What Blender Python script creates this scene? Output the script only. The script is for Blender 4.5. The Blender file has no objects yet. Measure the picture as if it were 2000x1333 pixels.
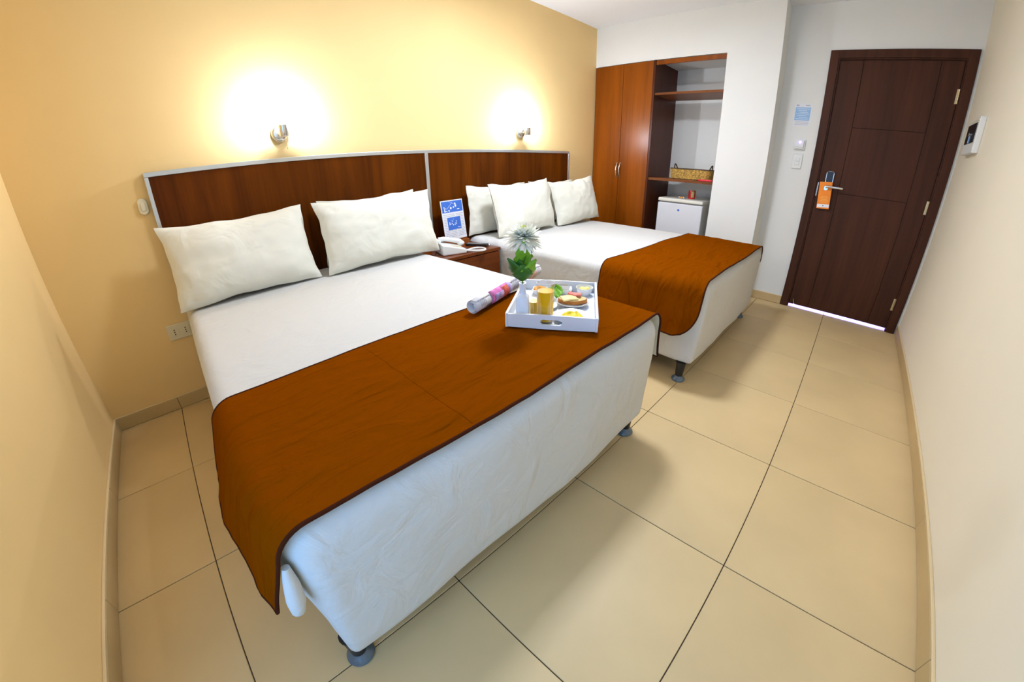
import bpy, bmesh, math, random
from mathutils import Vector, Matrix, noise
random.seed(7)
S = bpy.context.scene
COL = S.collection
PI = math.pi
# ------------------------------------------------------------------ camera (fisheye-style wide lens)
cd = bpy.data.cameras.new('camera'); cam = bpy.data.objects.new('camera', cd); COL.objects.link(cam)
cam.matrix_world = Matrix(((0.7026892727, 0.3229277870, -0.6339916643, 0.6023046532),
                           (-0.7113596039, 0.3013667152, -0.6349374905, -2.4113084150),
                           (-0.0139749734, 0.8971598226, 0.4414849406, 1.1362687881),
                           (0, 0, 0, 1)))
cd.type = 'PANO'
cd.sensor_fit = 'HORIZONTAL'; cd.sensor_width = 36.0; cd.sensor_height = 24.0
cd.lens = 14; cd.clip_start = 0.02
cc = cd
cc.panorama_type = 'FISHEYE_LENS_POLYNOMIAL'
cc.fisheye_fov = math.radians(220)
cc.fisheye_polynomial_k0 = 0.0
cc.fisheye_polynomial_k1 = -0.07447304665530802
cc.fisheye_polynomial_k2 = -0.00014580674411537005
cc.fisheye_polynomial_k3 = 7.892287575851387e-05
cc.fisheye_polynomial_k4 = -1.5775670127389009e-06
S.camera = cam
# ------------------------------------------------------------------ world, view, large lights
w = bpy.data.worlds.new('world'); S.world = w; w.use_nodes = True
w.node_tree.nodes['Background'].inputs[0].default_value = (0.55, 0.72, 1.0, 1)
w.node_tree.nodes['Background'].inputs[1].default_value = 1.0
S.view_settings.view_transform = 'Standard'; S.view_settings.look = 'None'
S.view_settings.exposure = 0.36; S.view_settings.gamma = 1.0; S.view_settings.use_curve_mapping = False
S.cycles.use_denoising = True
S.cycles.max_bounces = 5; S.cycles.diffuse_bounces = 4; S.cycles.glossy_bounces = 3; S.cycles.transmission_bounces = 4; S.cycles.transparent_max_bounces = 8
S.cycles.use_adaptive_sampling = True; S.cycles.adaptive_threshold = 0.12
S.cycles.sample_clamp_indirect = 6.0
S.cycles.caustics_reflective = False; S.cycles.caustics_refractive = False

def area(name, loc, target, sx, sy, energy, color, spread=None):
    l = bpy.data.lights.new(name, 'AREA'); l.shape = 'RECTANGLE'; l.size = sx; l.size_y = sy
    l.energy = energy; l.color = color
    if spread: l.spread = spread
    o = bpy.data.objects.new(name, l); COL.objects.link(o); o.location = loc
    d = Vector(target) - Vector(loc); o.rotation_euler = d.to_track_quat('-Z', 'Y').to_euler(); return o
DAY = area('window_daylight', (-0.10, -2.40, 1.17), (1.0, -2.40, 1.17), 0.95, 1.80, 16, (0.12, 0.44, 1.0))
CEIL = area('ceiling_fill_light', (2.45, -1.15, 2.385), (2.45, -1.15, 0), 0.30, 0.30, 35, (0.76, 0.84, 1.0))  # added overhead fill to lift the room brightness, no lamp known here
COR = area('corridor_daylight', (4.95, -2.52, 0.42), (4.50, -2.52, -0.02), 0.80, 0.30, 80, (0.16, 0.15, 1.0))
LAMP_W = 20.0

# ------------------------------------------------------------------ mesh helpers
class MB:
    def __init__(s): s.v = []; s.f = []
    def add(s, vs, fs):
        n = len(s.v); s.v += [tuple(v) for v in vs]; s.f += [tuple(i + n for i in f) for f in fs]; return s
    def box(s, x0, x1, y0, y1, z0, z1, m=None):
        x0, x1 = min(x0, x1), max(x0, x1); y0, y1 = min(y0, y1), max(y0, y1); z0, z1 = min(z0, z1), max(z0, z1)
        vs = [Vector(p) for p in ((x0,y0,z0),(x1,y0,z0),(x1,y1,z0),(x0,y1,z0),(x0,y0,z1),(x1,y0,z1),(x1,y1,z1),(x0,y1,z1))]
        if m is not None: vs = [m @ v for v in vs]
        return s.add(vs, [(0,3,2,1),(4,5,6,7),(0,1,5,4),(1,2,6,5),(2,3,7,6),(3,0,4,7)])
    def prism(s, pts, h, m=None):
        # polygon pts (x,y) ccw, extruded from z=0 to z=h
        n = len(pts); vs = [Vector((p[0],p[1],0)) for p in pts] + [Vector((p[0],p[1],h)) for p in pts]
        if m is not None: vs = [m @ v for v in vs]
        fs = [tuple(range(n-1,-1,-1)), tuple(range(n,2*n))] + [(i,(i+1)%n,n+(i+1)%n,n+i) for i in range(n)]
        return s.add(vs, fs)
    def ringprism(s, outer, inner, h, m=None):
        n = len(outer)
        vs = [Vector((p[0],p[1],0)) for p in outer] + [Vector((p[0],p[1],0)) for p in inner]
        vs += [Vector((v.x,v.y,h)) for v in vs]
        if m is not None: vs = [m @ v for v in vs]
        fs = []
        for i in range(n):
            j = (i+1) % n
            fs += [(i,n+i,n+j,j),(2*n+i,2*n+j,3*n+j,3*n+i),(i,j,2*n+j,2*n+i),(n+i,3*n+i,3*n+j,n+j)]
        return s.add(vs, fs)
    def lathe(s, prof, n=24, m=None):
        vs = []; fs = []; k = len(prof)
        for i in range(n):
            a = 2*PI*i/n
            for r, z in prof: vs.append(Vector((r*math.cos(a), r*math.sin(a), z)))
        for i in range(n):
            j = (i+1) % n
            for q in range(k-1): fs.append((i*k+q, j*k+q, j*k+q+1, i*k+q+1))
        if prof[0][0] > 1e-6: fs.append(tuple(i*k for i in range(n-1,-1,-1)))
        if prof[-1][0] > 1e-6: fs.append(tuple(i*k+k-1 for i in range(n)))
        if m is not None: vs = [m @ v for v in vs]
        return s.add(vs, fs)
    def cyl(s, p0, p1, r0, r1=None, n=16):
        p0 = Vector(p0); p1 = Vector(p1); r1 = r0 if r1 is None else r1
        q = (p1-p0).to_track_quat('Z','Y').to_matrix().to_4x4(); L = (p1-p0).length
        return s.lathe([(r0,0),(r1,L)], n, Matrix.Translation(p0) @ q)
    def tube(s, pts, r, n=8, closed=False, caps=True):
        pts = [Vector(p) for p in pts]; k = len(pts); vs = []; fs = []
        up = Vector((0,0,1)); prev = None
        rr = r if isinstance(r,(list,tuple)) else [r]*k
        for i, p in enumerate(pts):
            a = pts[(i-1)%k] if (closed or i>0) else p; b = pts[(i+1)%k] if (closed or i<k-1) else p
            t = (b-a).normalized()
            if prev is None: u = t.orthogonal().normalized()
            else:
                u = prev - t*prev.dot(t); u = u.normalized() if u.length > 1e-6 else t.orthogonal().normalized()
            prev = u; v = t.cross(u)
            for q in range(n):
                c = 2*PI*q/n; vs.append(p + (u*math.cos(c)+v*math.sin(c))*rr[i])
        for i in range(k if closed else k-1):
            j = (i+1) % k
            for q in range(n): fs.append((i*n+q, i*n+(q+1)%n, j*n+(q+1)%n, j*n+q))
        if caps and not closed: fs += [tuple(range(n-1,-1,-1)), tuple((k-1)*n+q for q in range(n))]
        return s.add(vs, fs)
    def ball(s, c, rx, ry=None, rz=None, n=16, k=10, m=None):
        ry = rx if ry is None else ry; rz = rx if rz is None else rz
        prof = [(max(1e-7, math.sin(PI*i/k)), -math.cos(PI*i/k)) for i in range(k+1)]
        mm = Matrix.Translation(Vector(c)) @ Matrix.Diagonal((rx,ry,rz,1))
        return s.lathe(prof, n, (m @ mm) if m is not None else mm)
    def grid(s, nx, ny, f, wrapx=False):
        vs = [f(i/(nx if wrapx else nx-1), j/(ny-1)) for j in range(ny) for i in range(nx)]
        fs = []
        for j in range(ny-1):
            for i in range(nx if wrapx else nx-1):
                a = (i+1) % nx
                fs.append((j*nx+i, j*nx+a, (j+1)*nx+a, (j+1)*nx+i))
        return s.add(vs, fs)
    def build(s, name, mat, parent=None, smooth=None, bevel=0, seg=2, loc=None, rotz=0, fix=True, solid=0, sub=0):
        me = bpy.data.meshes.new(name); me.from_pydata(s.v, [], s.f)
        if fix:
            bm = bmesh.new(); bm.from_mesh(me); bmesh.ops.remove_doubles(bm, verts=bm.verts, dist=1e-6)
            bmesh.ops.recalc_face_normals(bm, faces=bm.faces); bm.to_mesh(me); bm.free()
        me.materials.append(mat)
        if smooth is not None:
            for p in me.polygons: p.use_smooth = True
            me.set_sharp_from_angle(angle=math.radians(smooth))
        o = bpy.data.objects.new(name, me); COL.objects.link(o)
        if parent is not None: o.parent = parent
        if loc is not None: o.location = loc
        if rotz: o.rotation_euler = (0,0,rotz)
        if solid:
            m = o.modifiers.new('solid','SOLIDIFY'); m.thickness = solid; m.offset = 0
        if bevel:
            m = o.modifiers.new('bevel','BEVEL'); m.width = bevel; m.segments = seg; m.limit_method = 'ANGLE'; m.angle_limit = math.radians(40)
        if sub:
            m = o.modifiers.new('sub','SUBSURF'); m.levels = sub; m.render_levels = sub
        return o
def tag(o, label=None, cat=None, group=None, kind=None):
    if label: o['label'] = label
    if cat: o['category'] = cat
    if group: o['group'] = group
    if kind: o['kind'] = kind
    return o
def thing(name, label, cat, loc=(0,0,0), rotz=0, group=None, kind=None):
    o = bpy.data.objects.new(name, None); COL.objects.link(o); o.location = loc; o.rotation_euler = (0,0,rotz)
    o.empty_display_size = 0.05
    return tag(o, label, cat, group, kind)
def rrect(w, h, r, n=5, cx=0, cy=0):
    pts = []
    for sx, sy, a0 in ((1,1,0),(-1,1,PI/2),(-1,-1,PI),(1,-1,1.5*PI)):
        for i in range(n+1):
            a = a0 + PI/2*i/n; pts.append((cx+sx*(w/2-r)+r*math.cos(a), cy+sy*(h/2-r)+r*math.sin(a)))
    return pts
def lerp(a, b, t): return a + (b-a)*t
def smooth(a, b, t):
    t = min(1, max(0, (t-a)/(b-a))); return t*t*(3-2*t)

# ------------------------------------------------------------------ materials
def nodes(name):
    m = bpy.data.materials.new(name); m.use_nodes = True; nt = m.node_tree
    return m, nt, nt.nodes['Principled BSDF']
def mk(name, col, rough=.5, metal=0, var=0, vscale=4, bump=0, bscale=60, bdist=.002, stretch=(1,1,1), spec=None, coat=0, trans=0, emis=None, estr=0, sss=0, sheen=0, detail=4, ior=None):
    m, nt, b = nodes(name); L = nt.links
    b.inputs['Base Color'].default_value = (*col, 1); b.inputs['Roughness'].default_value = rough; b.inputs['Metallic'].default_value = metal
    if spec is not None: b.inputs['Specular IOR Level'].default_value = spec
    if coat: b.inputs['Coat Weight'].default_value = coat; b.inputs['Coat Roughness'].default_value = .12
    if trans: b.inputs['Transmission Weight'].default_value = trans
    if ior: b.inputs['IOR'].default_value = ior
    if emis: b.inputs['Emission Color'].default_value = (*emis,1); b.inputs['Emission Strength'].default_value = estr
    if sss: b.inputs['Subsurface Weight'].default_value = sss; b.inputs['Subsurface Radius'].default_value = (.01,.008,.006)
    if sheen: b.inputs['Sheen Weight'].default_value = sheen
    if var or bump:
        tc = nt.nodes.new('ShaderNodeTexCoord'); mp = nt.nodes.new('ShaderNodeMapping'); L.new(tc.outputs['Object'], mp.inputs[0]); mp.inputs['Scale'].default_value = stretch
    if var:
        n = nt.nodes.new('ShaderNodeTexNoise'); n.inputs['Scale'].default_value = vscale; n.inputs['Detail'].default_value = detail; L.new(mp.outputs[0], n.inputs['Vector'])
        r = nt.nodes.new('ShaderNodeValToRGB'); L.new(n.outputs['Fac'], r.inputs[0])
        r.color_ramp.elements[0].position = .3; r.color_ramp.elements[1].position = .7
        r.color_ramp.elements[0].color = (*[c*(1-var) for c in col],1); r.color_ramp.elements[1].color = (*[min(1,c*(1+var)) for c in col],1)
        L.new(r.outputs[0], b.inputs['Base Color'])
    if bump:
        n2 = nt.nodes.new('ShaderNodeTexNoise'); n2.inputs['Scale'].default_value = bscale; n2.inputs['Detail'].default_value = 2; L.new(mp.outputs[0], n2.inputs['Vector'])
        bp = nt.nodes.new('ShaderNodeBump'); bp.inputs['Strength'].default_value = bump; bp.inputs['Distance'].default_value = bdist
        L.new(n2.outputs['Fac'], bp.inputs['Height']); L.new(bp.outputs[0], b.inputs['Normal'])
    return m
def wood(name, dark, light, scale=(14,14,.9), rough=.35, coat=.0, fine=1.0, spec=.18):
    m, nt, b = nodes(name); L = nt.links
    tc = nt.nodes.new('ShaderNodeTexCoord'); mp = nt.nodes.new('ShaderNodeMapping'); mp.inputs['Scale'].default_value = scale; L.new(tc.outputs['Object'], mp.inputs[0])
    n = nt.nodes.new('ShaderNodeTexNoise'); n.inputs['Scale'].default_value = 1.0; n.inputs['Detail'].default_value = 7; n.inputs['Roughness'].default_value = .6; n.inputs['Distortion'].default_value = .4; L.new(mp.outputs[0], n.inputs['Vector'])
    mp2 = nt.nodes.new('ShaderNodeMapping'); mp2.inputs['Scale'].default_value = tuple(c*9 if c > 3 else c*4 for c in scale); L.new(tc.outputs['Object'], mp2.inputs[0])
    n2 = nt.nodes.new('ShaderNodeTexNoise'); n2.inputs['Scale'].default_value = 1.0; n2.inputs['Detail'].default_value = 3; L.new(mp2.outputs[0], n2.inputs['Vector'])
    mix = nt.nodes.new('ShaderNodeMath'); mix.operation = 'MULTIPLY_ADD'; mix.inputs[1].default_value = .22*fine; L.new(n2.outputs['Fac'], mix.inputs[0]); L.new(n.outputs['Fac'], mix.inputs[2])
    r = nt.nodes.new('ShaderNodeValToRGB'); L.new(mix.outputs[0], r.inputs[0])
    r.color_ramp.elements[0].position = .38; r.color_ramp.elements[1].position = .82
    r.color_ramp.elements[0].color = (*dark,1); r.color_ramp.elements[1].color = (*light,1)
    L.new(r.outputs[0], b.inputs['Base Color']); b.inputs['Roughness'].default_value = rough
    b.inputs['Coat Weight'].default_value = coat; b.inputs['Coat Roughness'].default_value = .15; b.inputs['Specular IOR Level'].default_value = spec
    return m
def cloth(name, col, rough=.9, weave=900, wst=.25, crease=.5, cscale=9, cdist=.01, sheen=.0, var=.03, stretch=(1,1,1), spec=.1, det=5):
    m, nt, b = nodes(name); L = nt.links
    b.inputs['Roughness'].default_value = rough; b.inputs['Sheen Weight'].default_value = sheen; b.inputs['Specular IOR Level'].default_value = spec
    tc = nt.nodes.new('ShaderNodeTexCoord')
    mp = nt.nodes.new('ShaderNodeMapping'); mp.inputs['Scale'].default_value = stretch; L.new(tc.outputs['Object'], mp.inputs[0])
    n = nt.nodes.new('ShaderNodeTexNoise'); n.inputs['Scale'].default_value = cscale; n.inputs['Detail'].default_value = det; n.inputs['Distortion'].default_value = 1.2; L.new(mp.outputs[0], n.inputs['Vector'])
    b1 = nt.nodes.new('ShaderNodeBump'); b1.inputs['Strength'].default_value = crease; b1.inputs['Distance'].default_value = cdist; L.new(n.outputs['Fac'], b1.inputs['Height'])
    n2 = nt.nodes.new('ShaderNodeTexNoise'); n2.inputs['Scale'].default_value = weave; n2.inputs['Detail'].default_value = 1; L.new(tc.outputs['Object'], n2.inputs['Vector'])
    b2 = nt.nodes.new('ShaderNodeBump'); b2.inputs['Strength'].default_value = wst; b2.inputs['Distance'].default_value = .0006; L.new(n2.outputs['Fac'], b2.inputs['Height']); L.new(b1.outputs[0], b2.inputs['Normal']); L.new(b2.outputs[0], b.inputs['Normal'])
    r = nt.nodes.new('ShaderNodeValToRGB'); L.new(n2.outputs['Fac'], r.inputs[0])
    r.color_ramp.elements[0].color = (*[c*(1-var) for c in col],1); r.color_ramp.elements[1].color = (*[min(1,c*(1+var)) for c in col],1)
    L.new(r.outputs[0], b.inputs['Base Color'])
    return m
M = {}
M['wall_yellow'] = mk('yellow_cream_paint', (.90,.64,.28), .75, var=.03, vscale=1.5, bump=.12, bscale=35, bdist=.003)
M['wall_white'] = mk('white_wall_paint', (.80,.79,.74), .7, var=.02, vscale=1.5, bump=.1, bscale=35, bdist=.003)
M['wall_beige'] = mk('pale_beige_paint', (.86,.78,.61), .7, var=.02, vscale=1.5, bump=.12, bscale=30, bdist=.003)
M['ceil'] = mk('ceiling_paint', (.86,.86,.85), .8, bump=.05, bscale=40)
M['tile'] = mk('beige_porcelain_tile', (.70,.51,.255), .42, var=.07, vscale=2.2, bump=.04, bscale=120, bdist=.0006, spec=.4)
M['tile_skirt'] = mk('beige_skirting_tile', (.58,.42,.20), .45, var=.07, vscale=3, spec=.4)
M['grout'] = mk('dark_brown_grout', (.07,.045,.025), .9)
M['caulk'] = mk('yellowed_caulk', (.78,.60,.33), .6)
M['hb_wood'] = wood('dark_headboard_veneer', (.056,.0115,.0005), (.155,.037,.0012), (9,9,.7), spec=.08)
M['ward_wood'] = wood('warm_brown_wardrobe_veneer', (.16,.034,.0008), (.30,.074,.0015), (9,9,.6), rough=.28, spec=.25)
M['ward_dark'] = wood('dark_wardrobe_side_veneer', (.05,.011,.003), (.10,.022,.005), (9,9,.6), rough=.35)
M['shelf_wood'] = wood('shelf_veneer', (.12,.035,.01), (.22,.07,.015), (9,.8,9), rough=.35)
M['ns_wood'] = wood('nightstand_veneer', (.10,.022,.003), (.20,.044,.005), (1.2,12,12), rough=.25, coat=.2)
M['door_wood'] = wood('very_dark_door_veneer', (.038,.0132,.0055), (.076,.0250,.0105), (16,16,.9), rough=.5, coat=.0)
M['stand_wood'] = wood('reddish_stand_wood', (.20,.05,.008), (.32,.09,.012), (2,20,20), rough=.4)
M['alu'] = mk('brushed_aluminium', (.62,.63,.60), .38, metal=.75, bump=.05, bscale=200)
M['chrome'] = mk('satin_chrome', (.75,.74,.70), .22, metal=1)
M['brass'] = mk('aged_brass_hinge', (.62,.50,.28), .35, metal=1)
M['sheet'] = cloth('white_cotton_sheet', (.655,.645,.61), crease=.5, cscale=9, cdist=.016, weave=700, wst=.25)
M['sheet_side'] = M['sheet']
M['pillow'] = cloth('white_pillow_cotton', (.82,.79,.665), crease=.5, cscale=6, cdist=.022, det=2, weave=700, wst=.2)
M['runner'] = cloth('brown_runner_fabric', (.195,.0435,.0004), crease=.8, cscale=4, cdist=.030, weave=900, wst=.35, var=.12, sheen=.0, stretch=(1,3.2,1), spec=0)
M['piping'] = cloth('dark_brown_piping', (.05,.011,.003), crease=.2, sheen=0)
M['lining'] = cloth('cream_runner_lining', (.72,.68,.52), crease=.5, cscale=14)
M['black_leg'] = mk('black_metal_leg', (.012,.012,.014), .4)
M['grey_foot'] = mk('grey_blue_foot_plastic', (.10,.14,.17), .28, coat=.3)
M['under'] = mk('dark_bed_base', (.03,.025,.02), .9)
M['white_pl'] = mk('white_plastic', (.80,.80,.76), .35)
M['ivory_pl'] = mk('ivory_plastic', (.78,.70,.48), .4)
M['black_pl'] = mk('black_plastic', (.012,.012,.014), .3)
M['dark_hole'] = mk('dark_socket_hole', (.01,.01,.01), .8)
M['grey_pl'] = mk('grey_plastic', (.30,.31,.32), .4)
M['fridge'] = mk('fridge_white_enamel', (.72,.72,.74), .35)
M['fridge_trim'] = mk('fridge_ivory_trim', (.78,.75,.64), .4)
M['fridge_side'] = mk('fridge_grey_side', (.70,.67,.60), .45)
M['tray'] = mk('pale_painted_tray', (.78,.80,.84), .45)
M['ceramic'] = mk('white_ceramic', (.84,.84,.82), .15, coat=.4)
M['vase'] = mk('pale_ceramic_vase', (.80,.83,.90), .25, coat=.3)
M['rim_glint'] = mk('glass_rim_glint', (.88,.90,.88), .08)  # opaque pale colour paints the bright edge of clear glass
M['juice'] = mk('orange_juice', (1.0,.54,.002), .3)
M['juice2'] = mk('yellow_juice', (1.0,.62,.02), .35)
M['toast'] = mk('toast_crumb', (.80,.58,.26), .85, var=.15, vscale=90, bump=.6, bscale=150)
M['crust'] = mk('toast_crust', (.42,.15,.025), .8, var=.2, vscale=60)
M['cheese'] = mk('pale_cheese', (.92,.74,.32), .5)
M['ham'] = mk('pink_ham', (.80,.20,.16), .5, var=.1, vscale=60)
M['egg'] = mk('scrambled_egg', (.93,.70,.02), .55, var=.12, vscale=70, bump=.6, bscale=70, bdist=.004)
M['butter'] = mk('butter_yellow', (.93,.80,.22), .5)
M['orange'] = mk('orange_fruit', (.90,.35,.01), .5, var=.1, vscale=80)
M['jam'] = mk('dark_jam', (.10,.01,.008), .3)
M['leaf'] = mk('fresh_green_leaf', (.17,.42,.014), .55, var=.22, vscale=30, bump=.3, bscale=60)
M['leaf_dark'] = mk('dark_green_leaf', (.035,.15,.014), .5, var=.3, vscale=30, bump=.3, bscale=60)
M['stem'] = mk('green_stem', (.10,.22,.03), .5)
M['petal'] = mk('cream_white_petal', (.94,.93,.80), .7, spec=.1)
M['petal_core'] = mk('yellow_green_petal', (.75,.76,.20), .6)
M['steel'] = mk('cutlery_steel', (.7,.7,.7), .18, metal=1)
M['paper'] = mk('white_paper', (.80,.80,.82), .7)
M['news'] = mk('newsprint_paper', (.78,.74,.72), .8, var=.08, vscale=40)
M['news_pink'] = mk('magenta_print', (.72,.16,.42), .6, var=.55, vscale=45)
M['news_lilac'] = mk('lilac_print', (.55,.42,.68), .6, var=.35, vscale=45)
M['news_red'] = mk('red_orange_print', (.75,.13,.08), .6, var=.4, vscale=70)
M['news_grey'] = mk('grey_photo_print', (.10,.09,.10), .6, var=.6, vscale=60)
M['news_tan'] = mk('tan_print', (.62,.36,.24), .6, var=.25, vscale=40)
M['ink'] = mk('dark_ink', (.06,.05,.06), .7)
M['ink_grey'] = mk('grey_ink', (.42,.42,.48), .7)
M['print_blue'] = mk('blue_print', (.045,.16,.60), .5)
M['print_lblue'] = mk('light_blue_print', (.30,.50,.75), .55)
M['print_white'] = mk('white_print', (.85,.87,.92), .5)
M['hang_orange'] = mk('orange_card', (.95,.26,.005), .5)
M['hang_lines'] = mk('pale_orange_ink', (.98,.50,.10), .5)
M['can_red'] = mk('red_can_print', (.70,.015,.012), .3, coat=.3)
M['can_gold'] = mk('gold_can_print', (.75,.60,.25), .35)
M['can_metal'] = mk('tin_metal', (.6,.55,.45), .3, metal=1)
M['basket'] = mk('gold_brown_wicker', (.50,.30,.06), .7, var=.65, vscale=85, bump=.5, bscale=90, bdist=.003, detail=2)
M['basket_dark'] = mk('dark_brown_wicker', (.06,.032,.010), .7)
M['red_pack'] = mk('red_packet', (.70,.01,.03), .35, coat=.3)
M['led'] = mk('blue_led', (.1,.05,.9), .4, emis=(.18,.08,1.0), estr=9)
M['bulb'] = mk('lamp_bulb_glow', (1,1,1), .4, emis=(1.0,.93,.78), estr=25)
M['diff'] = mk('ceiling_fill_diffuser', (.9,.9,.9), .4, emis=(1.0,.94,.84), estr=3)  # glowing cover of the added ceiling fill
def pane_mat():
    m = bpy.data.materials.new('window_pane'); m.use_nodes = True; nt = m.node_tree; nt.nodes.clear()
    o = nt.nodes.new('ShaderNodeOutputMaterial'); mx = nt.nodes.new('ShaderNodeMixShader'); t = nt.nodes.new('ShaderNodeBsdfTransparent'); g = nt.nodes.new('ShaderNodeBsdfGlossy')
    g.inputs['Roughness'].default_value = .02; mx.inputs[0].default_value = .06
    nt.links.new(t.outputs[0], mx.inputs[1]); nt.links.new(g.outputs[0], mx.inputs[2]); nt.links.new(mx.outputs[0], o.inputs[0]); return m
M['pane'] = pane_mat()
def glass_mat():
    m = bpy.data.materials.new('clear_thin_glass'); m.use_nodes = True; nt = m.node_tree; nt.nodes.clear()
    o = nt.nodes.new('ShaderNodeOutputMaterial'); mx = nt.nodes.new('ShaderNodeMixShader'); t = nt.nodes.new('ShaderNodeBsdfTransparent'); g = nt.nodes.new('ShaderNodeBsdfGlossy'); lw = nt.nodes.new('ShaderNodeLayerWeight')
    t.inputs[0].default_value = (1,1,1,1); g.inputs['Roughness'].default_value = .03; lw.inputs[0].default_value = .25
    mm = nt.nodes.new('ShaderNodeMath'); mm.operation = 'MULTIPLY_ADD'; mm.inputs[1].default_value = .42; mm.inputs[2].default_value = .04; nt.links.new(lw.outputs['Facing'], mm.inputs[0])
    nt.links.new(mm.outputs[0], mx.inputs[0]); nt.links.new(t.outputs[0], mx.inputs[1]); nt.links.new(g.outputs[0], mx.inputs[2]); nt.links.new(mx.outputs[0], o.inputs[0]); return m
M['glass'] = glass_mat()

# ------------------------------------------------------------------ room shell
H = 2.462; XC = 4.275; XD = 4.497; YR = -3.022; YCOL = -1.72; YOP = -1.292; ZOP = 2.085; XB = 4.79
def struct(o): o['kind'] = 'structure'; return o
struct(MB().box(-.12, 4.95, 0, .12, -.1, H+.1).build('wall_back', M['wall_yellow']))
wl = MB()
WY0, WY1, WZ0, WZ1 = -1.88, -2.90, .22, 2.12
wl.box(-.12, 0, 0, WY0, -.1, H+.1).box(-.12, 0, WY1, YR-.12, -.1, H+.1).box(-.12, 0, WY0, WY1, -.1, WZ0).box(-.12, 0, WY0, WY1, WZ1, H+.1)
struct(wl.build('wall_left', M['wall_yellow']))
struct(MB().box(0, 4.62, YR, YR-.12, -.1, H+.1).build('wall_right', M['wall_beige']))
wc = MB().box(XC, XB, 0, YOP, ZOP, H).box(XC, 4.62, YOP, YCOL, 0, H).box(4.62, 4.95, YOP, YCOL, 0, H).box(XB, 4.95, 0, YOP, 0, H)
struct(wc.build('wall_closet', M['wall_white']))
DY0, DY1, DZ = -2.065, -2.985, 2.09
wd = MB().box(XD, 4.62, YCOL, DY0, 0, H).box(XD, 4.62, DY1, YR, 0, H).box(XD, 4.62, DY0, DY1, DZ, H)
struct(wd.build('wall_door', M['wall_white']))
struct(MB().box(-.12, 4.95, .12, YR-.12, H, H+.1).build('ceiling', M['ceil']))
# floor: grout slab with one object per tile
fl = struct(MB().box(-.12, 6.0, .12, YR-.12, -.10, -.004).build('floor', M['grout']))
XS = [0, .333, .933, 1.533, 2.133, 2.733, 3.333, 3.933, 4.533, 5.133]
YS = [0, -.032, -.632, -1.232, -1.832, -2.432, YR]
g = .0016
cache = {}
for i in range(len(XS)-1):
    for j in range(len(YS)-1):
        x0, x1 = XS[i], XS[i+1]; y1, y0 = YS[j], YS[j+1]
        if x0 > 4.4 and y1 > -1.6: continue
        if x0 > 4.2 and j < 3: continue
        sx, sy = round(x1-x0, 4), round(y1-y0, 4)
        if (sx,sy) not in cache:
            t = MB().box(g-sx/2, sx/2-g, g-sy/2, sy/2-g, -.008, 0).build('tile', M['tile'], fl, bevel=.0012, seg=1)
            cache[(sx,sy)] = t
        else:
            t = cache[(sx,sy)].copy(); COL.objects.link(t)
        t.location = ((x0+x1)/2, (y0+y1)/2, 0)
# skirting tiles
BH, BT = .072, .012
def skirt(name, horizontal, fixed, sign, stops, mat_strip=True):
    """horizontal: runs along x at y=fixed, else along y at x=fixed; sign: which side the room lies on"""
    mb = MB(); a, b = stops[0], stops[-1]
    lo, hi = sorted((a, b)); t0, t1 = sorted((fixed, fixed+sign*(BT-.003)))
    if horizontal: mb.box(lo, hi, t0, t1, 0, BH-.004)
    else: mb.box(t0, t1, lo, hi, 0, BH-.004)
    p = struct(mb.build(name, M['grout']))
    for q in range(len(stops)-1):
        u0, u1 = sorted((stops[q], stops[q+1])); t0, t1 = sorted((fixed, fixed+sign*BT))
        u0 += .001; u1 -= .001
        k = MB()
        if horizontal: k.box(u0, u1, t0, t1, .002, BH)
        else: k.box(t0, t1, u0, u1, .002, BH)
        k.build('skirting_tile', M['tile_skirt'], p, bevel=.0012, seg=1)
    t0, t1 = sorted((fixed, fixed+sign*(BT-.001))); c = MB(); zz = (BH, BH+.006)
    if horizontal: c.box(lo, hi, t0, t1, *zz)
    else: c.box(t0, t1, lo, hi, *zz)
    c.build('caulk_strip', M['caulk'], p, bevel=.003, seg=2)
skirt('baseboard_left', False, 0, 1, [-BT, -.632, -1.232, -1.832, -2.432, YR+BT])
skirt('baseboard_back', True, 0, -1, [0, .333, .933, 1.533, 2.133, 2.733, 3.333, 3.933, XC-.025])
skirt('baseboard_right', True, YR, 1, [0, .333, .933, 1.533, 2.133, 2.733, 3.333, 3.933, XD])
skirt('baseboard_door', False, XD, -1, [YCOL-BT, -2.046])
skirt('baseboard_column', True, YCOL, -1, [XC, XD])
skirt('baseboard_closet', False, XC, -1, [YOP, YCOL])
# window behind the camera's side
wn = thing('window_1', 'white framed sliding window in the left wall', 'window', (-.06, (WY0+WY1)/2, WZ0), kind='structure')
hw, hh = (WY0-WY1)/2, WZ1-WZ0
MB().box(-.03,.03,-hw,hw,0,.04).box(-.03,.03,-hw,hw,hh-.04,hh).box(-.03,.03,-hw,-hw+.04,0,hh).box(-.03,.03,hw-.04,hw,0,hh).box(-.02,.02,-.02,.02,.04,hh-.04).build('window_frame', M['white_pl'], wn, bevel=.003)
for sg in (-1, 1):
    a, b = sorted((sg*.02, sg*(hw-.04))); MB().box(-.003,.003,a,b,.04,hh-.04).build('pane', M['pane'], wn)
# unseen fixture added over the beds as the body of the room fill light
cl = thing('ceiling_fill', 'added round white ceiling fill light over the two beds', 'lamp', (2.45,-1.15,H))
MB().lathe([(.001,-.012),(.20,-.012),(.20,0),(.001,0)], 32).build('rim', M['white_pl'], cl, smooth=40)
MB().lathe([(.001,-.055),(.10,-.05),(.16,-.035),(.185,-.012),(.001,-.012)], 32).build('diffuser', M['diff'], cl, smooth=60)

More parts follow.
